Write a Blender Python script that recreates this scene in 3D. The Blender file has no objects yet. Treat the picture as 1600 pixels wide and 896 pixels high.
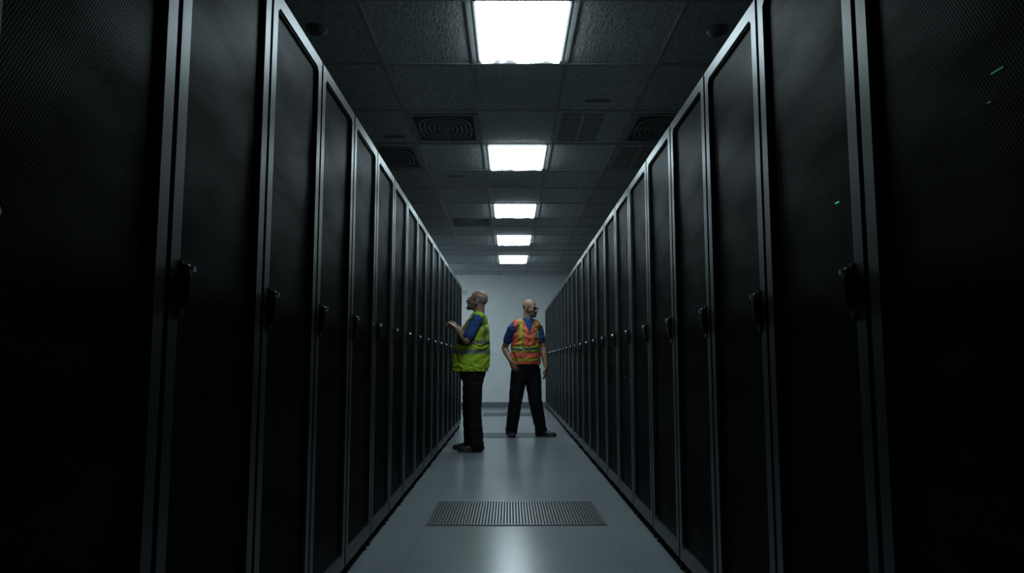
import bpy, bmesh, math, random
from mathutils import Vector, Matrix, noise
random.seed(4)
ZOOM = False
C = bpy.context.scene.collection
scene = bpy.context.scene
scene.view_settings.view_transform = 'Standard'

# ------------------------------------------------------------------ materials
def mat(name, col, rough=0.5, metal=0.0, spec=0.5, emit=None, estr=0.0):
    m = bpy.data.materials.new(name); m.use_nodes = True
    b = m.node_tree.nodes['Principled BSDF']
    b.inputs['Base Color'].default_value = (*col, 1)
    b.inputs['Roughness'].default_value = rough
    b.inputs['Metallic'].default_value = metal
    b.inputs['Specular IOR Level'].default_value = spec
    if emit:
        b.inputs['Emission Color'].default_value = (*emit, 1)
        b.inputs['Emission Strength'].default_value = estr
    return m

def nd(m, t, **kw):
    n = m.node_tree.nodes.new(t)
    for k, v in kw.items(): setattr(n, k, v)
    return n
def lk(m, a, b): m.node_tree.links.new(a, b)
def math_n(m, op, a, b=None, c=None):
    n = nd(m, 'ShaderNodeMath', operation=op)
    for i, v in enumerate((a, b, c)):
        if v is None: continue
        if isinstance(v, (int, float)): n.inputs[i].default_value = v
        else: lk(m, v, n.inputs[i])
    return n.outputs[0]

def noisy(name, c1, c2, scale=20, rough=0.5, metal=0.0, bump=0.1, detail=4, stretch=(1,1,1), bdist=0.01, spec=0.5):
    m = mat(name, c1, rough, metal, spec)
    b = m.node_tree.nodes['Principled BSDF']
    tc = nd(m, 'ShaderNodeTexCoord'); mp = nd(m, 'ShaderNodeMapping')
    mp.inputs['Scale'].default_value = stretch
    lk(m, tc.outputs['Object'], mp.inputs['Vector'])
    n = nd(m, 'ShaderNodeTexNoise'); n.inputs['Scale'].default_value = scale; n.inputs['Detail'].default_value = detail
    lk(m, mp.outputs[0], n.inputs['Vector'])
    r = nd(m, 'ShaderNodeValToRGB')
    r.color_ramp.elements[0].position = 0.35; r.color_ramp.elements[1].position = 0.65
    r.color_ramp.elements[0].color = (*c1, 1); r.color_ramp.elements[1].color = (*c2, 1)
    lk(m, n.outputs[0], r.inputs[0]); lk(m, r.outputs[0], b.inputs['Base Color'])
    if bump:
        bp = nd(m, 'ShaderNodeBump'); bp.inputs['Strength'].default_value = bump; bp.inputs['Distance'].default_value = bdist
        lk(m, n.outputs[0], bp.inputs['Height']); lk(m, bp.outputs[0], b.inputs['Normal'])
    return m

M_frame = noisy('rack_frame_paint', (0.030,0.037,0.042), (0.039,0.047,0.053), 6, 0.38, 0.3, 0.02)
M_body = noisy('rack_body_paint', (0.012,0.013,0.014), (0.018,0.019,0.02), 6, 0.5, 0.2, 0.02)
M_black = mat('black_plastic', (0.008,0.008,0.009), 0.4)
M_handle = noisy('handle_plastic', (0.02,0.022,0.024), (0.028,0.03,0.032), 30, 0.25, 0.3, 0.0)
M_chrome = mat('chrome', (0.7,0.72,0.74), 0.3, 1.0)

def mesh_panel_mat():
    m = mat('perforated_steel', (0.02,0.02,0.022), 0.45, 0.0)
    b = m.node_tree.nodes['Principled BSDF']
    tc = nd(m, 'ShaderNodeTexCoord'); sp = nd(m, 'ShaderNodeSeparateXYZ')
    lk(m, tc.outputs['Object'], sp.inputs[0])
    k = 2*math.pi/0.0075
    a = math_n(m, 'COSINE', math_n(m, 'MULTIPLY', sp.outputs['Y'], k))
    c = math_n(m, 'COSINE', math_n(m, 'MULTIPLY', sp.outputs['Z'], k*0.6))
    p = math_n(m, 'MULTIPLY', a, c)
    r = nd(m, 'ShaderNodeValToRGB')
    r.color_ramp.elements[0].position = 0.05; r.color_ramp.elements[1].position = 0.22
    r.color_ramp.elements[0].color = (0.0072,0.0073,0.0076,1); r.color_ramp.elements[1].color = (0.0008,0.0008,0.0009,1)
    lk(m, p, r.inputs[0])
    n = nd(m, 'ShaderNodeTexNoise'); n.inputs['Scale'].default_value = 2.2; n.inputs['Detail'].default_value = 6
    mp = nd(m, 'ShaderNodeMapping'); mp.inputs['Scale'].default_value = (1,0.7,2.2)
    lk(m, tc.outputs['Object'], mp.inputs['Vector']); lk(m, mp.outputs[0], n.inputs['Vector'])
    r2 = nd(m, 'ShaderNodeMapRange'); lk(m, n.outputs[0], r2.inputs[0])
    r2.inputs[1].default_value = 0.38; r2.inputs[2].default_value = 0.65; r2.inputs[3].default_value = 0.25; r2.inputs[4].default_value = 1.0
    mx = nd(m, 'ShaderNodeMix', data_type='RGBA', blend_type='MULTIPLY'); mx.inputs[0].default_value = 1.0
    lk(m, r.outputs[0], mx.inputs[6]); lk(m, r2.outputs[0], mx.inputs[7])
    lk(m, mx.outputs[2], b.inputs['Base Color'])
    sr = math_n(m, 'MULTIPLY', math_n(m, 'LESS_THAN', p, 0.12), math_n(m, 'MULTIPLY', r2.outputs[0], 0.065))
    lk(m, sr, b.inputs['Specular IOR Level'])
    return m
M_mesh = mesh_panel_mat()

def floor_mat():
    m = mat('raised_floor_tile', (0.4,0.43,0.45), 0.25, 0, 0.42)
    b = m.node_tree.nodes['Principled BSDF']
    tc = nd(m, 'ShaderNodeTexCoord'); sp = nd(m, 'ShaderNodeSeparateXYZ')
    lk(m, tc.outputs['Object'], sp.inputs[0])
    def seam(o, off, per, w):
        f = math_n(m, 'FRACT', math_n(m, 'DIVIDE', math_n(m, 'SUBTRACT', o, off), per))
        d = math_n(m, 'ABSOLUTE', math_n(m, 'SUBTRACT', f, 0.5))
        return math_n(m, 'GREATER_THAN', d, 0.5 - w/per/2)
    s = math_n(m, 'MAXIMUM', seam(sp.outputs['X'], -0.5-10.85, 1.085, 0.003), seam(sp.outputs['Y'], 4.455-7.45, 0.745, 0.003))
    n = nd(m, 'ShaderNodeTexNoise'); n.inputs['Scale'].default_value = 1.3; n.inputs['Detail'].default_value = 3
    lk(m, tc.outputs['Object'], n.inputs['Vector'])
    r = nd(m, 'ShaderNodeValToRGB')
    r.color_ramp.elements[0].position = 0.2; r.color_ramp.elements[1].position = 0.8
    r.color_ramp.elements[0].color = (0.25,0.28,0.30,1); r.color_ramp.elements[1].color = (0.29,0.32,0.34,1)
    lk(m, n.outputs[0], r.inputs[0])
    mx = nd(m, 'ShaderNodeMix', data_type='RGBA'); lk(m, s, mx.inputs[0]); lk(m, r.outputs[0], mx.inputs[6])
    mx.inputs[7].default_value = (0.18,0.2,0.215,1)
    lk(m, mx.outputs[2], b.inputs['Base Color'])
    rr = nd(m, 'ShaderNodeMapRange'); lk(m, n.outputs[0], rr.inputs[0])
    rr.inputs[3].default_value = 0.19; rr.inputs[4].default_value = 0.27
    lk(m, rr.outputs[0], b.inputs['Roughness'])
    n2 = nd(m, 'ShaderNodeTexNoise'); n2.inputs['Scale'].default_value = 9; n2.inputs['Detail'].default_value = 3
    lk(m, tc.outputs['Object'], n2.inputs['Vector'])
    bp = nd(m, 'ShaderNodeBump'); bp.inputs['Strength'].default_value = 0.15; bp.inputs['Distance'].default_value = 0.004
    lk(m, n2.outputs[0], bp.inputs['Height']); lk(m, bp.outputs[0], b.inputs['Normal'])
    return m
M_floor = floor_mat()
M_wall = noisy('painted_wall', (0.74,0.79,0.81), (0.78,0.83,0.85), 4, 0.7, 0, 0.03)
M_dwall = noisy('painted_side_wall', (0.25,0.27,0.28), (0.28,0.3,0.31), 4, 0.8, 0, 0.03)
M_base = mat('vinyl_baseboard', (0.16,0.18,0.19), 0.5)
M_ceil = noisy('acoustic_tile', (0.42,0.435,0.435), (0.68,0.70,0.70), 75, 0.9, 0, 0.8, 7, (1,0.35,1), 0.006)
M_tbar = mat('ceiling_tbar_paint', (0.34,0.355,0.36), 0.5)
M_ventm = mat('vent_paint', (0.30,0.31,0.315), 0.6)
M_ventd = mat('vent_dark', (0.07,0.073,0.075), 0.8)
M_pan = mat('pan_dark', (0.01,0.01,0.01), 0.8)
M_lframe = mat('fixture_frame', (0.3,0.31,0.32), 0.4)
M_det = mat('detector_plastic', (0.12,0.12,0.12), 0.4)
M_grate = mat('grate_steel', (0.22,0.24,0.25), 0.35, 0.6)

def diffuser_mat():
    m = bpy.data.materials.new('light_diffuser'); m.use_nodes = True
    b = m.node_tree.nodes['Principled BSDF']
    b.inputs['Base Color'].default_value = (0.8,0.8,0.8,1)
    b.inputs['Emission Color'].default_value = (0.74,0.94,1.0,1)
    tc = nd(m, 'ShaderNodeTexCoord'); sp = nd(m, 'ShaderNodeSeparateXYZ')
    lk(m, tc.outputs['Object'], sp.inputs[0])
    n = nd(m, 'ShaderNodeTexNoise'); n.inputs['Scale'].default_value = 11; n.inputs['Detail'].default_value = 5
    lk(m, tc.outputs['Object'], n.inputs['Vector'])
    near = nd(m, 'ShaderNodeMapRange'); lk(m, sp.outputs['Y'], near.inputs[0])
    near.inputs[1].default_value = 0.27; near.inputs[2].default_value = 0.38
    near.inputs[3].default_value = -0.1; near.inputs[4].default_value = 0.22
    t = math_n(m, 'ADD', n.outputs[0], near.outputs[0])
    g = nd(m, 'ShaderNodeMapRange'); lk(m, t, g.inputs[0])
    g.inputs[1].default_value = 0.64; g.inputs[2].default_value = 0.72
    g.inputs[3].default_value = 14.0; g.inputs[4].default_value = 0.55
    lk(m, g.outputs[0], b.inputs['Emission Strength'])
    return m
M_diff = diffuser_mat()
M_ledg = mat('led_green', (0,0.1,0.02), 0.4, emit=(0.05,1,0.25), estr=0.4)
M_ledd = mat('led_dim_green', (0,0.05,0.01), 0.4, emit=(0.05,1,0.25), estr=0.05)
M_ledb = mat('led_blue', (0,0.02,0.1), 0.4, emit=(0.1,0.15,1), estr=0.6)

# ------------------------------------------------------------------ helpers
def add_box(bm, lo, hi, mi=0):
    vs = [bm.verts.new((x,y,z)) for x in (lo[0],hi[0]) for y in (lo[1],hi[1]) for z in (lo[2],hi[2])]
    idx = [(0,1,3,2),(4,6,7,5),(0,4,5,1),(2,3,7,6),(0,2,6,4),(1,5,7,3)]
    fs = [bm.faces.new([vs[i] for i in f]) for f in idx]
    for f in fs: f.material_index = mi
    return fs
def mesh_from(bm, name, mats, smooth=False, bevel=0):
    if bevel:
        bmesh.ops.bevel(bm, geom=[e for e in bm.edges], offset=bevel, segments=2, affect='EDGES', clamp_overlap=True)
    bmesh.ops.recalc_face_normals(bm, faces=bm.faces)
    me = bpy.data.meshes.new(name); bm.to_mesh(me); bm.free()
    for m in mats: me.materials.append(m)
    if smooth:
        for p in me.polygons: p.use_smooth = True
    return me
def obj(name, me, parent=None, loc=(0,0,0), **props):
    o = bpy.data.objects.new(name, me); C.objects.link(o); o.location = loc
    if parent: o.parent = parent
    for k, v in props.items(): o[k] = v
    return o
def boxobj(name, lo, hi, m, **props):
    bm = bmesh.new(); add_box(bm, lo, hi)
    return obj(name, mesh_from(bm, name, [m]), **props)

# ------------------------------------------------------------------ room shell
HC = 2.915; YB = 16.1; YF = -2.0; XW = 2.3
boxobj('floor', (-XW,YF,-0.1), (XW,YB,0), M_floor, kind='structure')
boxobj('ceiling', (-XW,YF,HC), (XW,YB,HC+0.1), M_ceil, kind='structure')
boxobj('wall_back', (-XW-0.1,YB,-0.1), (XW+0.1,YB+0.1,HC+0.1), M_wall, kind='structure')
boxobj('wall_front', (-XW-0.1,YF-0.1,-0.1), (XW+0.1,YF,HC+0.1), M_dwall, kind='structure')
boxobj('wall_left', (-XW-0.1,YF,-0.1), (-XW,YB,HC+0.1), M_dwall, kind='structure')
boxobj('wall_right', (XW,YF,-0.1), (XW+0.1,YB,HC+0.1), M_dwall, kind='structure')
boxobj('baseboard_back', (-XW,YB-0.012,0), (XW,YB,0.115), M_base, kind='structure')

# ceiling grid
gx = [0.37+0.6*i for i in range(-4,4)]
gy = [-1.35,-0.5,0.35,1.2,2.05,2.9,3.75,4.61,5.49,6.36,7.24,8.0,8.8,9.66,10.33,11.0,11.94,12.52,13.11,14.16,14.8,15.45]
bm = bmesh.new()
for x in gx: add_box(bm, (x-0.012,YF,HC-0.006), (x+0.012,YB,HC+0.001))
for y in gy: add_box(bm, (-XW,y-0.012,HC-0.0065), (XW,y+0.012,HC+0.001))
obj('trim_1', mesh_from(bm, 'tbar_grid', [M_tbar]), kind='structure')

# ------------------------------------------------------------------ ceiling lights
def ceiling_light(y0, y1, i):
    cy = (y0+y1)/2; hl = (y1-y0)/2; hw = 0.27
    root = obj('ceiling_light', None, loc=(0.07,cy,HC), category='light',
        label='lit cold white ceiling light panel' + (' with debris on its lens' if i==0 else ' with slim frame'), group='aisle ceiling lights')
    bm = bmesh.new(); f = 0.012; z0=-0.010; z1=-0.0005
    add_box(bm, (-hw,-hl,z0), (-hw+f,hl,z1)); add_box(bm, (hw-f,-hl,z0), (hw,hl,z1))
    add_box(bm, (-hw+f,-hl,z0), (hw-f,-hl+f,z1)); add_box(bm, (-hw+f,hl-f,z0), (hw-f,hl,z1))
    obj('fixture_frame', mesh_from(bm, 'fixture_frame', [M_lframe]), root)
    bm = bmesh.new()
    a, b_ = hw-f, hl-f
    v = [bm.verts.new(p) for p in [(-a,-b_,-0.002),(a,-b_,-0.002),(a,b_,-0.002),(-a,b_,-0.002)]]
    a -= 0.008; b_ -= 0.008
    w = [bm.verts.new(p) for p in [(-a,-b_,-0.025),(a,-b_,-0.025),(a,b_,-0.025),(-a,b_,-0.025)]]
    bm.faces.new(w)
    for k in range(4): bm.faces.new((v[k],v[(k+1)%4],w[(k+1)%4],w[k]))
    bm.faces.new(v[::-1])
    obj('diffuser_panel', mesh_from(bm, 'diffuser_panel', [M_diff]), root)
for i,(a,b) in enumerate([(3.75,4.56),(6.37,7.20),(8.81,9.61),(11.01,11.90),(13.12,14.11)]):
    ceiling_light(a,b,i)
# unseen fill light added past the shorter row to brighten the back wall
ld = bpy.data.lights.new('wall_fill_light','AREA'); ld.shape='RECTANGLE'; ld.size=0.55; ld.size_y=1.2; ld.energy=30; ld.color=(0.8,0.95,1)
lo = bpy.data.objects.new('wall_fill_light', ld); C.objects.link(lo); lo.location=(-1.55,14.2,2.88); lo.rotation_euler=(math.radians(20),0,0)

# ------------------------------------------------------------------ ceiling vents
def ring_vent(cx, cy, w, l, label):
    root = obj('air_diffuser', None, loc=(cx,cy,HC), category='air vent', label=label)
    bm = bmesh.new()
    def sup(a, b_, e, z, n=40):
        r=[]
        for k in range(n):
            t=2*math.pi*(k+0.5)/n; c_,s_=math.cos(t),math.sin(t)
            r.append(bm.verts.new((a*math.copysign(abs(c_)**(2/e),c_), b_*math.copysign(abs(s_)**(2/e),s_), z)))
        return r
    def ring(a,b_,t,e,z):
        o=sup(a,b_,e,z); i=sup(a-t,b_-t,e,z); ot=sup(a,b_,e,z+0.008); it=sup(a-t,b_-t,e,z+0.008)
        n=len(o)
        for k in range(n):
            j=(k+1)%n
            bm.faces.new((o[k],o[j],i[j],i[k])); bm.faces.new((o[k],ot[k],ot[j],o[j])); bm.faces.new((i[k],i[j],it[j],it[k])); bm.faces.new((ot[k],it[k],it[j],ot[j]))
    a,b_=w/2,l/2; t=0.035; z=-0.010
    add_box(bm, (-a,-b_,z), (-a+t,b_,z+0.008)); add_box(bm, (a-t,-b_,z), (a,b_,z+0.008))
    add_box(bm, (-a+t,-b_,z), (a-t,-b_+t,z+0.008)); add_box(bm, (-a+t,b_-t,z), (a-t,b_,z+0.008))
    for s in (0.80,0.66,0.52,0.38,0.24,0.12): ring(a*s,b_*s,0.018,3.2,-0.012)
    for x0,y0,x1,y1 in ((-a+t,-0.008,a-t,0.008),(-0.008,-b_+t,0.008,b_-t)): add_box(bm,(x0,y0,-0.0075),(x1,y1,-0.004))
    obj('louvre', mesh_from(bm, 'louvre', [M_ventm]), root)
    bm = bmesh.new(); add_box(bm, (-w/2+0.01,-l/2+0.01,-0.002), (w/2-0.01,l/2-0.01,-0.0005))
    obj('vent_throat', mesh_from(bm, 'vent_throat', [M_ventd]), root)
ring_vent(-0.53, 5.92, 0.55, 0.70, 'square louvred air diffuser set in ceiling tile')
ring_vent(-0.53, 10.0, 0.55, 0.58, 'square louvred air diffuser set in ceiling tile')
ring_vent(-1.13, 6.8, 0.55, 0.70, 'square louvred air diffuser above the racks')
ring_vent(1.27, 5.92, 0.55, 0.70, 'square louvred air diffuser above the racks')
def slot_vent(cx, cy, w, l, label, nx=2, ny=11):
    root = obj('return_grille', None, loc=(cx,cy,HC), category='air vent', label=label)
    bm = bmesh.new(); add_box(bm, (-w/2,-l/2,-0.006), (w/2,l/2,-0.0005))
    obj('grille_plate', mesh_from(bm, 'grille_plate', [M_ceil if nx>1 else M_ventm]), root)
    bm = bmesh.new()
    cw = w/nx
    for i in range(nx):
        for j in range(ny):
            x0 = -w/2+cw*i+0.01; y0 = -l/2+l/ny*(j+0.25)
            add_box(bm, (x0,y0,-0.0075), (x0+cw-0.02,y0+l/ny*0.35,-0.0055))
    obj('grille_slots', mesh_from(bm, 'grille_slots', [M_ventd]), root)
slot_vent(0.585, 5.92, 0.36, 0.72, 'perforated return air grille in ceiling tile', 2, 13)
slot_vent(1.2, 6.8, 0.4, 0.7, 'perforated return air grille in ceiling tile', 2, 13)
slot_vent(0.66, 5.27, 0.2, 0.05, 'short slotted vent in ceiling tile', 1, 2)
slot_vent(-1.0, 6.15, 0.2, 0.06, 'short slotted vent in ceiling tile', 1, 2)
slot_vent(-0.56, 7.5, 0.2, 0.06, 'short slotted vent in ceiling tile', 1, 2)

def detector(cx, cy, label):
    bm = bmesh.new()
    prof = [(0.065,-0.0005),(0.065,-0.012),(0.055,-0.018),(0.05,-0.028),(0.04,-0.036),(0.02,-0.04)]
    rings = [[bm.verts.new((r*math.cos(2*math.pi*k/24), r*math.sin(2*math.pi*k/24), z)) for k in range(24)] for r,z in prof]
    for a,b in zip(rings, rings[1:]):
        for k in range(24): bm.faces.new((a[k],a[(k+1)%24],b[(k+1)%24],b[k]))
    bm.faces.new(rings[-1]); bm.faces.new(rings[0][::-1])
    obj('smoke_detector', mesh_from(bm, 'smoke_detector', [M_det], True), loc=(cx,cy,HC), category='smoke detector', label=label, group='smoke detectors')
detector(-1.13, 4.1, 'round dome smoke detector on ceiling tile')
detector(1.22, 4.1, 'round dome smoke detector on ceiling tile')

# ------------------------------------------------------------------ floor grilles
def floor_grille(y0, y1, x0=-0.5, x1=0.585):
    cx, cy = (x0+x1)/2, (y0+y1)/2; w=(x1-x0)/2-0.004; l=(y1-y0)/2-0.004
    root = obj('floor_grille', None, loc=(cx,cy,0), category='floor vent', label='steel slotted air grille set in the raised floor', group='raised floor air grilles')
    bm = bmesh.new(); f=0.012; z0,z1=0.0008,0.006
    add_box(bm, (-w,-l,z0), (-w+f,l,z1)); add_box(bm, (w-f,-l,z0), (w,l,z1))
    add_box(bm, (-w+f,-l,z0), (w-f,-l+f,z1)); add_box(bm, (-w+f,l-f,z0), (w-f,l,z1))
    n = 56
    for k in range(n):
        x = -w+f+(2*w-2*f)*(k+0.5)/n
        add_box(bm, (x-0.0046,-l+f,z0+0.001), (x+0.0046,l-f,z1-0.0005))
    obj('grate', mesh_from(bm, 'grate', [M_grate]), root)
    bm = bmesh.new(); add_box(bm, (-w+0.005,-l+0.005,0.0003), (w-0.005,l-0.005,0.0012))
    obj('grille_pan', mesh_from(bm, 'grille_pan', [M_pan]), root)
floor_grille(4.455,5.2); floor_grille(9.6,10.2); floor_grille(13.5,14.3)

# ------------------------------------------------------------------ racks
RH = 2.135
def build_rack(W, mirror, name):
    """face looks toward +X; local y spans 0..W. handle near y=0 (or y=W if mirror)."""
    g = 0.005
    bm = bmesh.new()
    add_box(bm, (-1.0,0.003,0.055), (-0.047,W-0.003,RH-0.01))
    me_body = mesh_from(bm, 'cabinet_body', [M_body], bevel=0.004)
    bm = bmesh.new()
    add_box(bm, (-0.97,0.03,0.03), (-0.09,W-0.03,0.056))
    for y in (0.05, W-0.05):
        for x in (-0.93,-0.035):
            bmesh.ops.create_cone(bm, cap_ends=True, segments=14, radius1=0.026, radius2=0.016, depth=0.03, matrix=Matrix.Translation((x,y,0.015)))
            bmesh.ops.create_cone(bm, cap_ends=True, segments=10, radius1=0.01, radius2=0.01, depth=0.03, matrix=Matrix.Translation((x,y,0.035)))
    me_foot = mesh_from(bm, 'plinth', [M_black])
    def loop(y0,y1,z0,z1,c,x):
        return [(x,y0+c,z0),(x,y1-c,z0),(x,y1,z0+c),(x,y1,z1-c),(x,y1-c,z1),(x,y0+c,z1),(x,y0,z1-c),(x,y0,z0+c)]
    bm = bmesh.new()
    m = 0.056
    oF = [bm.verts.new(p) for p in loop(g,W-g,0.055,RH,0.008,0)]
    iF = [bm.verts.new(p) for p in loop(g+m,W-g-m,0.055+0.07,RH-0.055,0.014,0)]
    oB = [bm.verts.new(p) for p in loop(g,W-g,0.055,RH,0.008,-0.045)]
    iB = [bm.verts.new(p) for p in loop(g+m,W-g-m,0.055+0.07,RH-0.055,0.014,-0.045)]
    for k in range(8):
        j=(k+1)%8
        bm.faces.new((oF[k],oF[j],iF[j],iF[k])); bm.faces.new((oB[k],iB[k],iB[j],oB[j]))
        bm.faces.new((oF[k],oB[k],oB[j],oF[j])); bm.faces.new((iF[k],iF[j],iB[j],iB[k]))
    fe = [e for e in bm.edges if all(v in oF for v in e.verts) or all(v in iF for v in e.verts)]
    bmesh.ops.bevel(bm, geom=fe, offset=0.006, segments=3, affect='EDGES')
    me_door = mesh_from(bm, 'door', [M_frame])
    bm = bmesh.new(); add_box(bm, (-0.025,g+m-0.005,0.12), (-0.014,W-g-m+0.005,RH-0.05))
    me_panel = mesh_from(bm, 'perforated_panel', [M_mesh])
    bm = bmesh.new()
    hy = (g+m+0.006); hy = W-hy if mirror else hy
    add_box(bm, (-0.014,hy-0.013,1.06), (0.004,hy+0.013,1.19))
    prof = [(1.18,0.016,0.013),(1.17,0.020,0.013),(1.15,0.021,0.012),(1.11,0.018,0.010),(1.08,0.013,0.008)]
    rows = []
    for z,x,h in prof:
        rows.append([bm.verts.new((0.003,hy-h*0.8,z)), bm.verts.new((x,hy-h*0.55,z)), bm.verts.new((x,hy+h*0.55,z)), bm.verts.new((0.003,hy+h*0.8,z))])
    for a,b in zip(rows,rows[1:]):
        for k in range(4):
            j=(k+1)%4; bm.faces.new((a[k],a[j],b[j],b[k]))
    bm.faces.new(rows[0][::-1]); bm.faces.new(rows[-1])
    me_handle = mesh_from(bm, 'door_handle', [M_handle], bevel=0.002)
    bm = bmesh.new()
    bmesh.ops.create_cone(bm, cap_ends=True, segments=20, radius1=0.009, radius2=0.007, depth=0.010, matrix=Matrix.Translation((0.0235,hy,1.168)) @ Matrix.Rotation(math.pi/2,4,'Y'))
    me_lock = mesh_from(bm, 'lock_barrel', [M_chrome])
    return me_body, me_foot, me_door, me_panel, me_handle, me_lock

def place_rack(parts, loc, rotz, label, group, first):
    if first is None:
        root = obj('server_rack', None, loc=loc); root.rotation_euler[2] = rotz
        b = obj('cabinet_body', parts[0], root); f = obj('plinth', parts[1], root)
        d = obj('door', parts[2], root); p = obj('perforated_panel', parts[3], d)
        h = obj('door_handle', parts[4], d); l = obj('lock_barrel', parts[5], d, label='chrome key lock')
        res = (root,b,f,d,p,h,l)
    else:
        cp = [o.copy() for o in first]
        for o in cp: C.objects.link(o)
        root = cp[0]; root.location = loc
        for i in (1,2,3): cp[i].parent = root
        for i in (4,5,6): cp[i].parent = cp[3]
        res = tuple(cp)
    root['label']=label; root['category']='server rack'; root['group']=group
    return res
XL, XR = -0.73, 0.79
PL, PR = 0.6, 0.6304
partsL = build_rack(PL, False, 'l'); first=None
left = []
for k in range(-3,16):
    r = place_rack(partsL, (XL,1.55+PL*k,0), 0, 'tall black server rack cabinet with perforated grey-framed door', 'server racks in the aisle row', first)
    if first is None: first = r
    left.append(r)
for p in left[2][5:7]: p.location.y = -0.03
partsR = build_rack(PR, True, 'r'); firstR=None
right = []
for k in range(-3,23):
    r = place_rack(partsR, (XR,1.60+PR*(k+1),0), math.pi, 'tall black server rack cabinet with perforated grey-framed door', 'server racks in the opposite aisle row', firstR)
    if firstR is None: firstR = r
    right.append(r)
def led_at(y, z, m, sz, lab):
    k = math.floor((y-1.60)/PR); r = right[k+3]
    ly = 1.60+PR*(k+1) - y
    bm = bmesh.new()
    add_box(bm, (-0.0138,ly-sz[0]/2,z-sz[1]/2), (-0.0125,ly+sz[0]/2,z+sz[1]/2))
    obj('status_light', mesh_from(bm, 'status_light', [m]), r[3], label=lab)
led_at(1.755, 1.352, M_ledg, (0.020,0.003), 'small glowing green status light')
led_at(1.155, 1.44, M_ledd, (0.03,0.003), 'dim green status light')
led_at(1.18, 1.395, M_ledd, (0.008,0.002), 'dim green status light')
led_at(5.1, 0.865, M_ledb, (0.014,0.008), 'small glowing blue status light')

bm = bmesh.new()
add_box(bm, (0,-0.02,-0.03), (0.012,0.02,0.03)); add_box(bm, (0.01,-0.006,0.012), (0.09,0.006,0.022)); add_box(bm, (0.01,-0.006,-0.022), (0.07,0.006,-0.012))
add_box(bm, (0.08,-0.012,0.004), (0.092,0.012,0.03))
obj('cable_bracket', mesh_from(bm, 'cable_bracket', [M_lframe], bevel=0.002), loc=(XL+0.001,10.95,2.02), category='bracket', label='small metal cable bracket fixed to rack door')

# ------------------------------------------------------------------ people
def tube(bm, pts, radii, hint, seg=24):
    pts = [Vector(p) for p in pts]; radii = [(r,r) if isinstance(r,(int,float)) else r for r in radii]
    t0 = (pts[1]-pts[0]).normalized(); t1 = (pts[-1]-pts[-2]).normalized()
    P=[]; R=[]
    r0 = min(radii[0]); r1 = min(radii[-1])
    for o,s in ((0.9,0.35),(0.55,0.8)): P.append(pts[0]-t0*r0*o); R.append((radii[0][0]*s,radii[0][1]*s))
    P += pts; R += radii
    for o,s in ((0.55,0.8),(0.9,0.35)): P.append(pts[-1]+t1*r1*o); R.append((radii[-1][0]*s,radii[-1][1]*s))
    rings=[]
    for i,p in enumerate(P):
        t = (P[min(i+1,len(P)-1)]-P[max(i-1,0)]).normalized()
        h = Vector(hint); a = (h - t*h.dot(t)).normalized(); b = t.cross(a)
        rings.append([bm.verts.new(p + a*R[i][0]*math.cos(2*math.pi*k/seg) + b*R[i][1]*math.sin(2*math.pi*k/seg)) for k in range(seg)])
    for a,b in zip(rings,rings[1:]):
        for k in range(seg): bm.faces.new((a[k],a[(k+1)%seg],b[(k+1)%seg],b[k]))
    bm.faces.new(rings[0][::-1]); bm.faces.new(rings[-1])
def ell(bm, c, F, S, U, r):
    m = Matrix(((F[0]*r[0],S[0]*r[1],U[0]*r[2],c[0]),(F[1]*r[0],S[1]*r[1],U[1]*r[2],c[1]),(F[2]*r[0],S[2]*r[1],U[2]*r[2],c[2]),(0,0,0,1)))
    bmesh.ops.create_icosphere(bm, subdivisions=3, radius=1, matrix=m)

def finish(bm, name, mats, voxel, smooth_it, matfn=None, wr=None, floor0=False):
    bmesh.ops.recalc_face_normals(bm, faces=bm.faces)
    me = bpy.data.meshes.new('tmp'); bm.to_mesh(me); bm.free()
    o = bpy.data.objects.new('tmp', me); C.objects.link(o)
    r = o.modifiers.new('r','REMESH'); r.mode='VOXEL'; r.voxel_size=voxel
    s = o.modifiers.new('s','SMOOTH'); s.factor=0.5; s.iterations=smooth_it
    dg = bpy.context.evaluated_depsgraph_get(); dg.update()
    ev = o.evaluated_get(dg)
    res = bpy.data.meshes.new_from_object(ev)
    bpy.data.objects.remove(o); bpy.data.meshes.remove(me)
    res.name = name; res.materials.clear()
    for m in mats: res.materials.append(m)
    if wr:
        amp, fr, st = wr
        no = [v.normal.copy() for v in res.vertices]
        for v,n in zip(res.vertices,no):
            q = Vector((v.co.x*fr*st[0], v.co.y*fr*st[1], v.co.z*fr*st[2]))
            q += Vector((noise.noise(q*0.5+Vector((3,1,7))),)*3)*1.3
            v.co += n*amp*(1-2*abs(noise.noise(q)))*1.0 - n*amp*0.4
    if floor0:
        for v in res.vertices:
            if v.co.z < 0.002: v.co.z = 0.002
    if matfn:
        b2 = bmesh.new(); b2.from_mesh(res); dele=[]
        for f in b2.faces:
            k = matfn(f.calc_center_median())
            if k is None: dele.append(f)
            else: f.material_index = k
        if dele: bmesh.ops.delete(b2, geom=dele, context='FACES')
        b2.to_mesh(res); b2.free()
    for p in res.polygons: p.use_smooth = True
    return res

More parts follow.
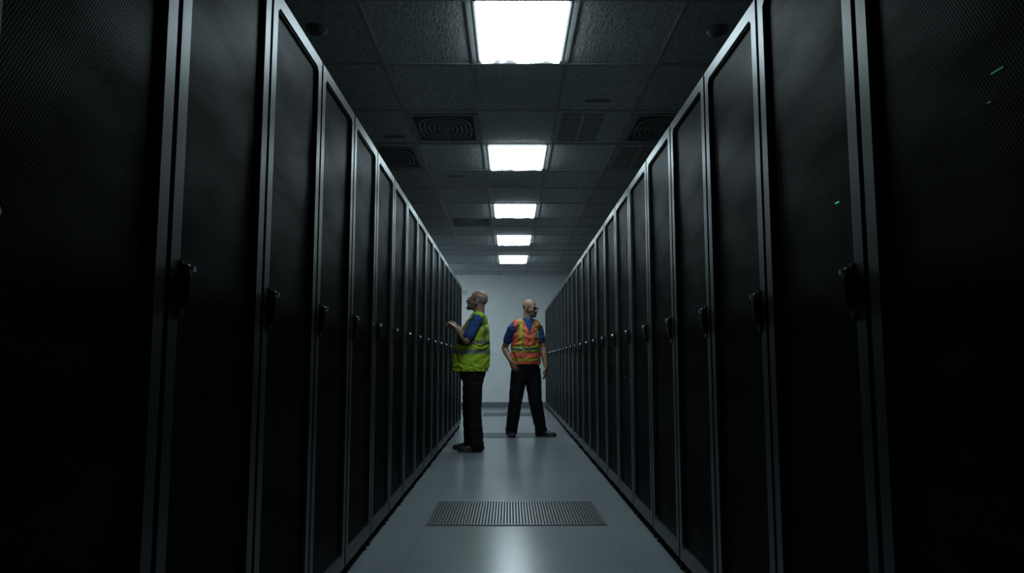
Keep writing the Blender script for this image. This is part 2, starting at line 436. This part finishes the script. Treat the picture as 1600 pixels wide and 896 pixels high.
M_skin = noisy('skin', (0.31,0.165,0.115), (0.38,0.215,0.15), 14, 0.5, 0, 0.05, bdist=0.002)
M_stub = noisy('grey_stubble', (0.15,0.12,0.10), (0.22,0.175,0.145), 90, 0.7, 0, 0.1, bdist=0.002)
M_beard = noisy('grey_beard', (0.05,0.042,0.038), (0.11,0.09,0.08), 120, 0.8, 0, 0.3, bdist=0.003)
M_lip = mat('lips', (0.25,0.11,0.085), 0.5)
M_eye = mat('eye_white', (0.7,0.7,0.68), 0.2)
M_blue = noisy('blue_polo_cotton', (0.010,0.045,0.17), (0.015,0.065,0.23), 60, 0.85, 0, 0.1, bdist=0.002)
M_trou = noisy('black_twill', (0.006,0.006,0.007), (0.010,0.010,0.012), 60, 0.85, 0, 0.1, bdist=0.002, spec=0.2)
M_lime = noisy('lime_hi_vis', (0.33,0.48,0.018), (0.40,0.57,0.025), 30, 0.75, 0, 0.1, bdist=0.003)
M_oran = noisy('orange_hi_vis', (0.70,0.12,0.06), (0.80,0.155,0.075), 30, 0.75, 0, 0.1, bdist=0.003)
M_silv = noisy('reflective_tape', (0.20,0.22,0.18), (0.26,0.28,0.24), 80, 0.4, 0.3, 0.05, bdist=0.002)
M_shoe = noisy('black_leather', (0.01,0.01,0.01), (0.02,0.02,0.02), 30, 0.35, 0, 0.05, bdist=0.002)
M_sole = mat('rubber_sole', (0.02,0.02,0.02), 0.7)
M_glass = mat('dark_lens', (0.01,0.01,0.012), 0.1)
M_card = mat('badge_card', (0.18,0.38,0.22), 0.4)

def add_hand(bm, w, d, n, side, curl, spread=0.10):
    d=Vector(d).normalized(); n=Vector(n); n=(n-d*n.dot(d)).normalized(); t=d.cross(n)
    if t.dot(Vector(side))<0: t=-t
    w=Vector(w)
    tube(bm, [w-d*0.01,w+d*0.03,w+d*0.06,w+d*0.088], [(0.027,0.019),(0.037,0.017),(0.042,0.015),(0.042,0.013)], t, 20)
    lens=[0.074,0.083,0.078,0.060]; offs=[0.034,0.0115,-0.0115,-0.033]
    for L,o in zip(lens,offs):
        p = w+d*(0.085-abs(o)*0.15)+t*o; dirv=(d+t*(o*spread/0.034)).normalized(); pts=[p-dirv*0.015,p]
        for seg,c in ((0.45,curl*0.45),(0.3,curl),(0.25,curl*1.5)):
            dd = (dirv*math.cos(c)+n*math.sin(c)).normalized()
            p = p+dd*L*seg; pts.append(p)
        tube(bm, pts, [0.0095,0.0093,0.0088,0.0082,0.0072], t, 12)
    p = w+d*0.022+t*0.024
    pts=[p]; cl=min(curl,1.2)
    for dd,L in (((d*0.75+t*(0.85-0.25*cl)+n*0.3*cl),0.034),((d*0.9+t*(0.5-0.3*cl)+n*0.55*cl),0.032),((d*1-t*0.15*cl+n*0.6*cl),0.026)):
        p = p+dd.normalized()*L; pts.append(p)
    tube(bm, pts, [0.015,0.0125,0.0105,0.009], n, 12)

def person(base, P):
    F=Vector(P['tf']).normalized(); S=Vector((0,0,1)).cross(F).normalized(); Z=Vector((0,0,1))
    hf=Vector(P['hf']).normalized(); hs=Z.cross(hf).normalized(); hu=hf.cross(hs)
    hc=Vector(P['head'])
    def H(f,s,u): return hc+hf*f+hs*s+hu*u
    bm=bmesh.new()
    T = P['torso']
    tube(bm, [t[:3] for t in T], [(t[3],t[4]) for t in T], S, 32)
    top = Vector(T[-1][:3])
    tube(bm, [top-Z*0.03, P['neck'], H(-0.03,0,-0.035)], [(0.075,0.07),(0.062,0.062),(0.06,0.062)], S, 24)
    for sgn,k in ((1,'L'),(-1,'R')):
        sh=Vector(P['sh'+k])
        tube(bm, [Vector(P['neck'])-Z*0.03, (Vector(P['neck'])+sh)/2-Z*0.01, sh], [0.05,0.052,0.056], F, 20)
        el=Vector(P['el'+k]); wr=Vector(P['wr'+k])
        tube(bm, [sh, sh.lerp(el,0.4), sh.lerp(el,0.85), el], [0.056,0.052,0.043,0.041], F, 20)
        tube(bm, [el, el.lerp(wr,0.3), el.lerp(wr,0.75), wr], [0.042,0.046,0.034,(0.028,0.024)], P['hs'+k], 20)
        add_hand(bm, wr, P['hd'+k], P['hn'+k], P['hs'+k], P['curl'+k])
        hp=Vector(P['hip'+k]); kn=Vector(P['kn'+k]); an=Vector(P['an'+k])
        tube(bm, [hp, hp.lerp(kn,0.3), hp.lerp(kn,0.8), kn, kn.lerp(an,0.3), kn.lerp(an,0.85), an], [0.085,0.085,0.062,0.057,0.06,0.042,0.04], F, 20)
        fd=Vector(P['fd'+k]).normalized()
        a0=Vector((an.x,an.y,0.04))
        tube(bm, [a0-fd*0.03, a0+fd*0.05, a0+fd*0.13], [(0.032,0.028),(0.036,0.025),(0.034,0.018)], Z.cross(fd), 16)
    ell(bm, H(-0.014,0,0.036), hf,hs,hu, (0.098,0.077,0.088))
    ell(bm, H(0.02,0,-0.02), hf,hs,hu, (0.072,0.067,0.08))
    ell(bm, H(0.04,0,-0.07), hf,hs,hu, (0.05,0.05,0.045))
    ell(bm, H(0.076,0,-0.1), hf,hs,hu, (0.02,0.024,0.018))
    ell(bm, H(0.07,0,0.022), hf,hs,hu, (0.022,0.05,0.013))
    for sg in (1,-1):
        ell(bm, H(0.064,sg*0.036,-0.028), hf,hs,hu, (0.022,0.02,0.02))
        ell(bm, H(-0.008,sg*0.079,-0.012), hf,hs,hu, (0.017,0.008,0.032))
        ell(bm, H(-0.002,sg*0.076,-0.03), hf,hs,hu, (0.01,0.008,0.014))
        ell(bm, H(0.097,sg*0.012,-0.04), hf,hs,hu, (0.012,0.009,0.009))
    tube(bm, [H(0.085,0,0.012),H(0.1,0,-0.012),H(0.112,0,-0.036)], [0.009,0.011,0.013], hs, 14)
    ell(bm, H(0.088,0,-0.065), hf,hs,hu, (0.011,0.026,0.006))
    ell(bm, H(0.086,0,-0.076), hf,hs,hu, (0.011,0.023,0.007))
    def bodymat(c):
        r=c-hc; f,s,u=r.dot(hf),r.dot(hs),r.dot(hu)
        if abs(f)<0.15 and abs(s)<0.11 and -0.14<u<0.14:
            if f>0.08 and abs(s)<0.024 and -0.083<u<-0.058: return 2
            if P['stubble'] and -0.09<f<0.035 and u<0.055 and u>-0.05 and abs(s)>0.035 and not(-0.03<f<0.012 and abs(s)>0.078): return 1
            if u<-0.042 and f>-0.005: return 1
            if P['stubble'] and f<-0.04 and -0.05<u<0.055: return 1
        return 0
    me=finish(bm,'person',[M_skin,M_stub,M_lip],0.004,2,bodymat)
    body=obj('person', me, loc=base, label=P['label'], category='person')
    for sg in (1,-1):
        bm=bmesh.new(); ell(bm, H(0.081,sg*0.031,-0.002), hf,hs,hu,(0.010,0.014,0.008))
        obj('eye', mesh_from(bm,'eye',[M_eye],True), body)
    bm=bmesh.new()
    ell(bm, H(0.074,0,-0.1), hf,hs,hu,(0.027,0.03,0.024))
    tube(bm,[H(0.08,-0.032,-0.082),H(0.086,-0.03,-0.06),H(0.1,0,-0.052),H(0.086,0.03,-0.06),H(0.08,0.032,-0.082)],[0.008]*5,hf,12)
    obj('beard', finish(bm,'beard',[M_beard],0.003,2,wr=(0.0015,90,(1,1,0.4))), body)
    bm=bmesh.new()
    for sg in (1,-1):
        ell(bm, H(0.098,sg*0.032,0.0), (hf+hs*sg*0.25).normalized(),(hs-hf*sg*0.25).normalized(),hu,(0.004,0.027,0.019))
        tube(bm,[H(0.09,sg*0.058,0.006),H(0.05,sg*0.08,0.006),H(-0.01,sg*0.083,0.004)],[0.0032]*3,hu,8)
    tube(bm,[H(0.102,-0.012,0.006),H(0.105,0,0.009),H(0.102,0.012,0.006)],[0.003]*3,hu,8)
    obj('glasses', mesh_from(bm,'glasses',[M_glass],True), body, label='dark-lensed glasses')
    # shirt
    bm=bmesh.new()
    o=0.012
    Ts=T[1:]
    tube(bm, [t[:3] for t in Ts], [(t[3]+o,t[4]+o) for t in Ts], S, 32)
    for k in 'LR':
        sh=Vector(P['sh'+k]); el=Vector(P['el'+k])
        tube(bm, [Vector(P['neck'])-Z*0.045, (Vector(P['neck'])+sh)/2-Z*0.01, sh], [0.05,0.058,0.063], F, 20)
        tube(bm, [sh, sh.lerp(el,0.4), sh.lerp(el,P.get('slv'+k,0.75))], [0.064,0.062,0.061], F, 24)
    nk=Vector(P['neck']); nt=(H(-0.03,0,-0.035)-nk).normalized()
    tube(bm,[nk-nt*0.04,nk-nt*0.012],[(0.075,0.075),(0.070,0.070)],S,24)
    obj('shirt', finish(bm,'shirt',[M_blue],0.006,5,wr=(0.006,13,(1,1,1.6))), body, label='short-sleeved blue polo shirt')
    # vest
    bm=bmesh.new()
    V=P['vest']
    tube(bm, [t[:3] for t in V], [(t[3],t[4]) for t in V], S, 40)
    for k in 'LR':
        sh=Vector(P['sh'+k]); m=(nk+sh)/2
        tube(bm,[nk-Z*0.06, m-Z*0.012, nk.lerp(sh,0.72)-Z*0.002],[0.06,0.072,0.076],F,24)
    zt=V[-1][2]; z0=V[0][2]
    ax=lambda z: next((Vector(a[:3]).lerp(Vector(b[:3]),(z-a[2])/(b[2]-a[2])) for a,b in zip(V,V[1:]) if a[2]<=z<=b[2]), Vector(V[-1][:3]) if z>zt else Vector(V[0][:3]))
    def vm(c):
        q=c-ax(c.z); f=q.dot(F); s=q.dot(S)
        rn=c-nk; rf,rs=rn.dot(F),rn.dot(S)
        if c.z<z0-0.004: return None
        if c.z>nk.z-0.05 and rf*rf+rs*rs<0.083**2: return None
        if f>0 and c.z>P['vz'] and abs(s)<(c.z-P['vz'])*0.45+0.004: return None
        return P['vmat'](f,s,c.z)
    me=finish(bm,'hi_vis_vest',P['vmats'],0.005,3,vm,wr=(0.016,9,(1,1,1.5)))
    ob=obj('safety_vest', me, body, label=P['vlabel'])
    so=ob.modifiers.new('s','SOLIDIFY'); so.thickness=0.004; so.offset=1
    # trousers
    bm=bmesh.new()
    tube(bm,[t[:3] for t in P['hips']],[(t[3],t[4]) for t in P['hips']],S,32)
    for k in 'LR':
        hp=Vector(P['hip'+k]); kn=Vector(P['kn'+k]); an=Vector(P['an'+k]); e=an-Z*0.02
        tube(bm,[hp, hp.lerp(kn,0.3), hp.lerp(kn,0.7), kn, kn.lerp(e,0.4), kn.lerp(e,0.85), e],[0.107,0.108,0.096,0.087,0.083,0.077,0.08],F,24)
    obj('trousers', finish(bm,'trousers',[M_trou],0.006,6,wr=(0.0055,9,(1,1,1.3)),floor0=True), body, label='loose black work trousers')
    for k in 'LR':
        fd=Vector(P['fd'+k]).normalized(); an=Vector(P['an'+k]); a=Vector((an.x,an.y,0)); sd=Z.cross(fd)
        bm=bmesh.new()
        tube(bm,[a-fd*0.055+Z*0.045,a+Z*0.05,a+fd*0.07+Z*0.042,a+fd*0.14+Z*0.033,a+fd*0.185+Z*0.03],[(0.034,0.04),(0.038,0.048),(0.044,0.038),(0.046,0.03),(0.034,0.024)],sd,24)
        tube(bm,[a-fd*0.055+Z*0.012,a+fd*0.03+Z*0.012,a+fd*0.12+Z*0.012,a+fd*0.19+Z*0.012],[(0.038,0.014),(0.04,0.014),(0.05,0.014),(0.036,0.014)],sd,24)
        tube(bm,[a+Z*0.05,a-fd*0.005+Z*0.11],[0.045,0.042],F,20)
        obj('shoe', finish(bm,'shoe',[M_shoe,M_sole],0.004,3,lambda c:1 if c.z<0.02 else 0,floor0=True), body, label='black leather work shoe')
    return body

def vmat1(f,s,z):
    if 1.06<z<1.11: return 1
    if 1.165<z<1.21: return 1
    if z>=1.21 and 0.11<abs(s)<0.15: return 1
    return 0
P1=dict(tf=(-1,0,0), hf=(-0.95,0.08,0.26), head=(0.04,0,1.655), neck=(0.055,0,1.50), stubble=True, vz=1.30,
 torso=[(-0.005,0,0.86,0.165,0.125),(-0.03,0,0.98,0.17,0.165),(-0.02,0,1.1,0.17,0.165),(0.01,0,1.24,0.175,0.135),(0.035,0,1.37,0.17,0.11),(0.045,0,1.45,0.12,0.08)],
 vest=[(-0.04,0,0.875,0.215,0.20),(-0.03,0,0.98,0.21,0.20),(-0.02,0,1.08,0.205,0.195),(0.005,0,1.22,0.20,0.17),(0.03,0,1.36,0.19,0.135),(0.045,0,1.44,0.15,0.10)],
 hips=[(-0.005,0,0.80,0.15,0.13),(-0.01,0,0.88,0.175,0.16),(-0.02,0,0.98,0.18,0.17)],
 shL=(0.045,-0.2,1.43), elL=(-0.065,-0.28,1.205), wrL=(-0.187,-0.08,1.345), hdL=(-0.7,0.25,0.6), hnL=(-0.6,0.1,-0.8), hsL=(0.1,0.9,0.2), curlL=1.3,
 shR=(0.045,0.2,1.43), elR=(-0.09,0.27,1.21), wrR=(-0.187,0.16,1.37), hdR=(-0.7,-0.15,0.6), hnR=(-0.4,-0.2,-0.8), hsR=(0.1,-0.9,0.2), curlR=1.25,
 hipL=(-0.005,-0.095,0.84), knL=(0.005,-0.10,0.46), anL=(0.045,-0.11,0.09), fdL=(-1,-0.08,0),
 hipR=(-0.01,0.095,0.84), knR=(-0.04,0.10,0.46), anR=(-0.03,0.11,0.09), fdR=(-1,0.05,0), slvL=0.8, slvR=0.8,
 vmat=vmat1, vmats=[M_lime,M_silv], vlabel='lime yellow safety vest with grey reflective bands',
 label='person in lime vest and blue shirt working at rack door')
person((-0.40,8.18,0), P1)

def vmat2(f,s,z):
    if z<0.985: return 0
    if 0.995<z<1.02: return 1
    if 1.11<z<1.13 or 1.165<z<1.185: return 1
    if 1.13<=z<=1.165: return 2
    a=abs(s)
    if z>=1.185 and 0.095<a<0.13: return 1
    return 0
P2=dict(tf=(0.33,-0.94,0), hf=(0.80,-0.58,-0.06), head=(0.055,0,1.69), neck=(0.025,0.0,1.535), stubble=False, vz=1.36,
 torso=[(0.0,0,0.88,0.155,0.11),(0.0,0,1.0,0.155,0.11),(0.0,0,1.14,0.155,0.11),(0.0,0,1.28,0.165,0.115),(0.005,0,1.40,0.16,0.105),(0.015,0,1.475,0.11,0.08)],
 vest=[(-0.005,0,0.95,0.20,0.15),(-0.005,0,1.08,0.195,0.15),(-0.005,0,1.2,0.19,0.15),(0.0,0,1.32,0.183,0.14),(0.005,0,1.42,0.16,0.12),(0.015,0,1.475,0.12,0.09)],
 hips=[(0.0,0,0.84,0.15,0.12),(0.0,0,0.92,0.165,0.135),(0.0,0,1.0,0.165,0.135)],
 shR=(-0.18,-0.065,1.42), elR=(-0.285,0.03,1.16), wrR=(-0.205,-0.13,0.99), hdR=(0.35,-0.25,-0.85), hnR=(0.6,0.6,0.1), hsR=(0.4,-0.9,0), curlR=0.7,
 shL=(0.165,0.065,1.435), elL=(0.23,0.06,1.165), wrL=(0.262,-0.02,0.91), hdL=(0.0,-0.12,-1), hnL=(-0.9,0.3,0), hsL=(0.3,-0.9,0), curlL=0.5,
 hipR=(-0.085,-0.03,0.88), knR=(-0.14,-0.07,0.47), anR=(-0.195,0.0,0.09), fdR=(0.06,-1,0),
 hipL=(0.085,0.03,0.88), knL=(0.12,-0.03,0.47), anL=(0.20,0.03,0.09), fdL=(0.95,-0.3,0), slvL=0.62, slvR=0.6,
 vmat=vmat2, vmats=[M_oran,M_lime,M_silv], vlabel='orange safety vest with lime and silver reflective strips',
 label='person in orange vest and blue shirt, mid-step, looking sideways')
b2=person((0.22,9.74,0), P2)
bm=bmesh.new(); add_box(bm,(-0.03,-0.003,-0.04),(0.03,0.003,0.04))
cd=obj('badge', mesh_from(bm,'badge',[M_card],bevel=0.001), b2, loc=(0.14,-0.165,1.33), label='small pale green name badge')
cd.rotation_euler[2]=0.5

# ------------------------------------------------------------------ world + camera
w=bpy.data.worlds.new('World'); scene.world=w; w.use_nodes=True
w.node_tree.nodes['Background'].inputs[0].default_value=(0.01,0.012,0.014,1)
w.node_tree.nodes['Background'].inputs[1].default_value=0.1
cam=bpy.data.cameras.new('Camera'); co=bpy.data.objects.new('Camera',cam); C.objects.link(co)
cam.sensor_width=36; cam.lens=1140/1600*36; cam.clip_start=0.02
co.location=(0,0,0.96); co.rotation_euler=(math.radians(90+6.01),0,-4/1140)
scene.camera=co
if ZOOM:
    k=3.2; cam.lens*=k; cam.shift_x=-15*k/1600; cam.shift_y=-127*k/1600
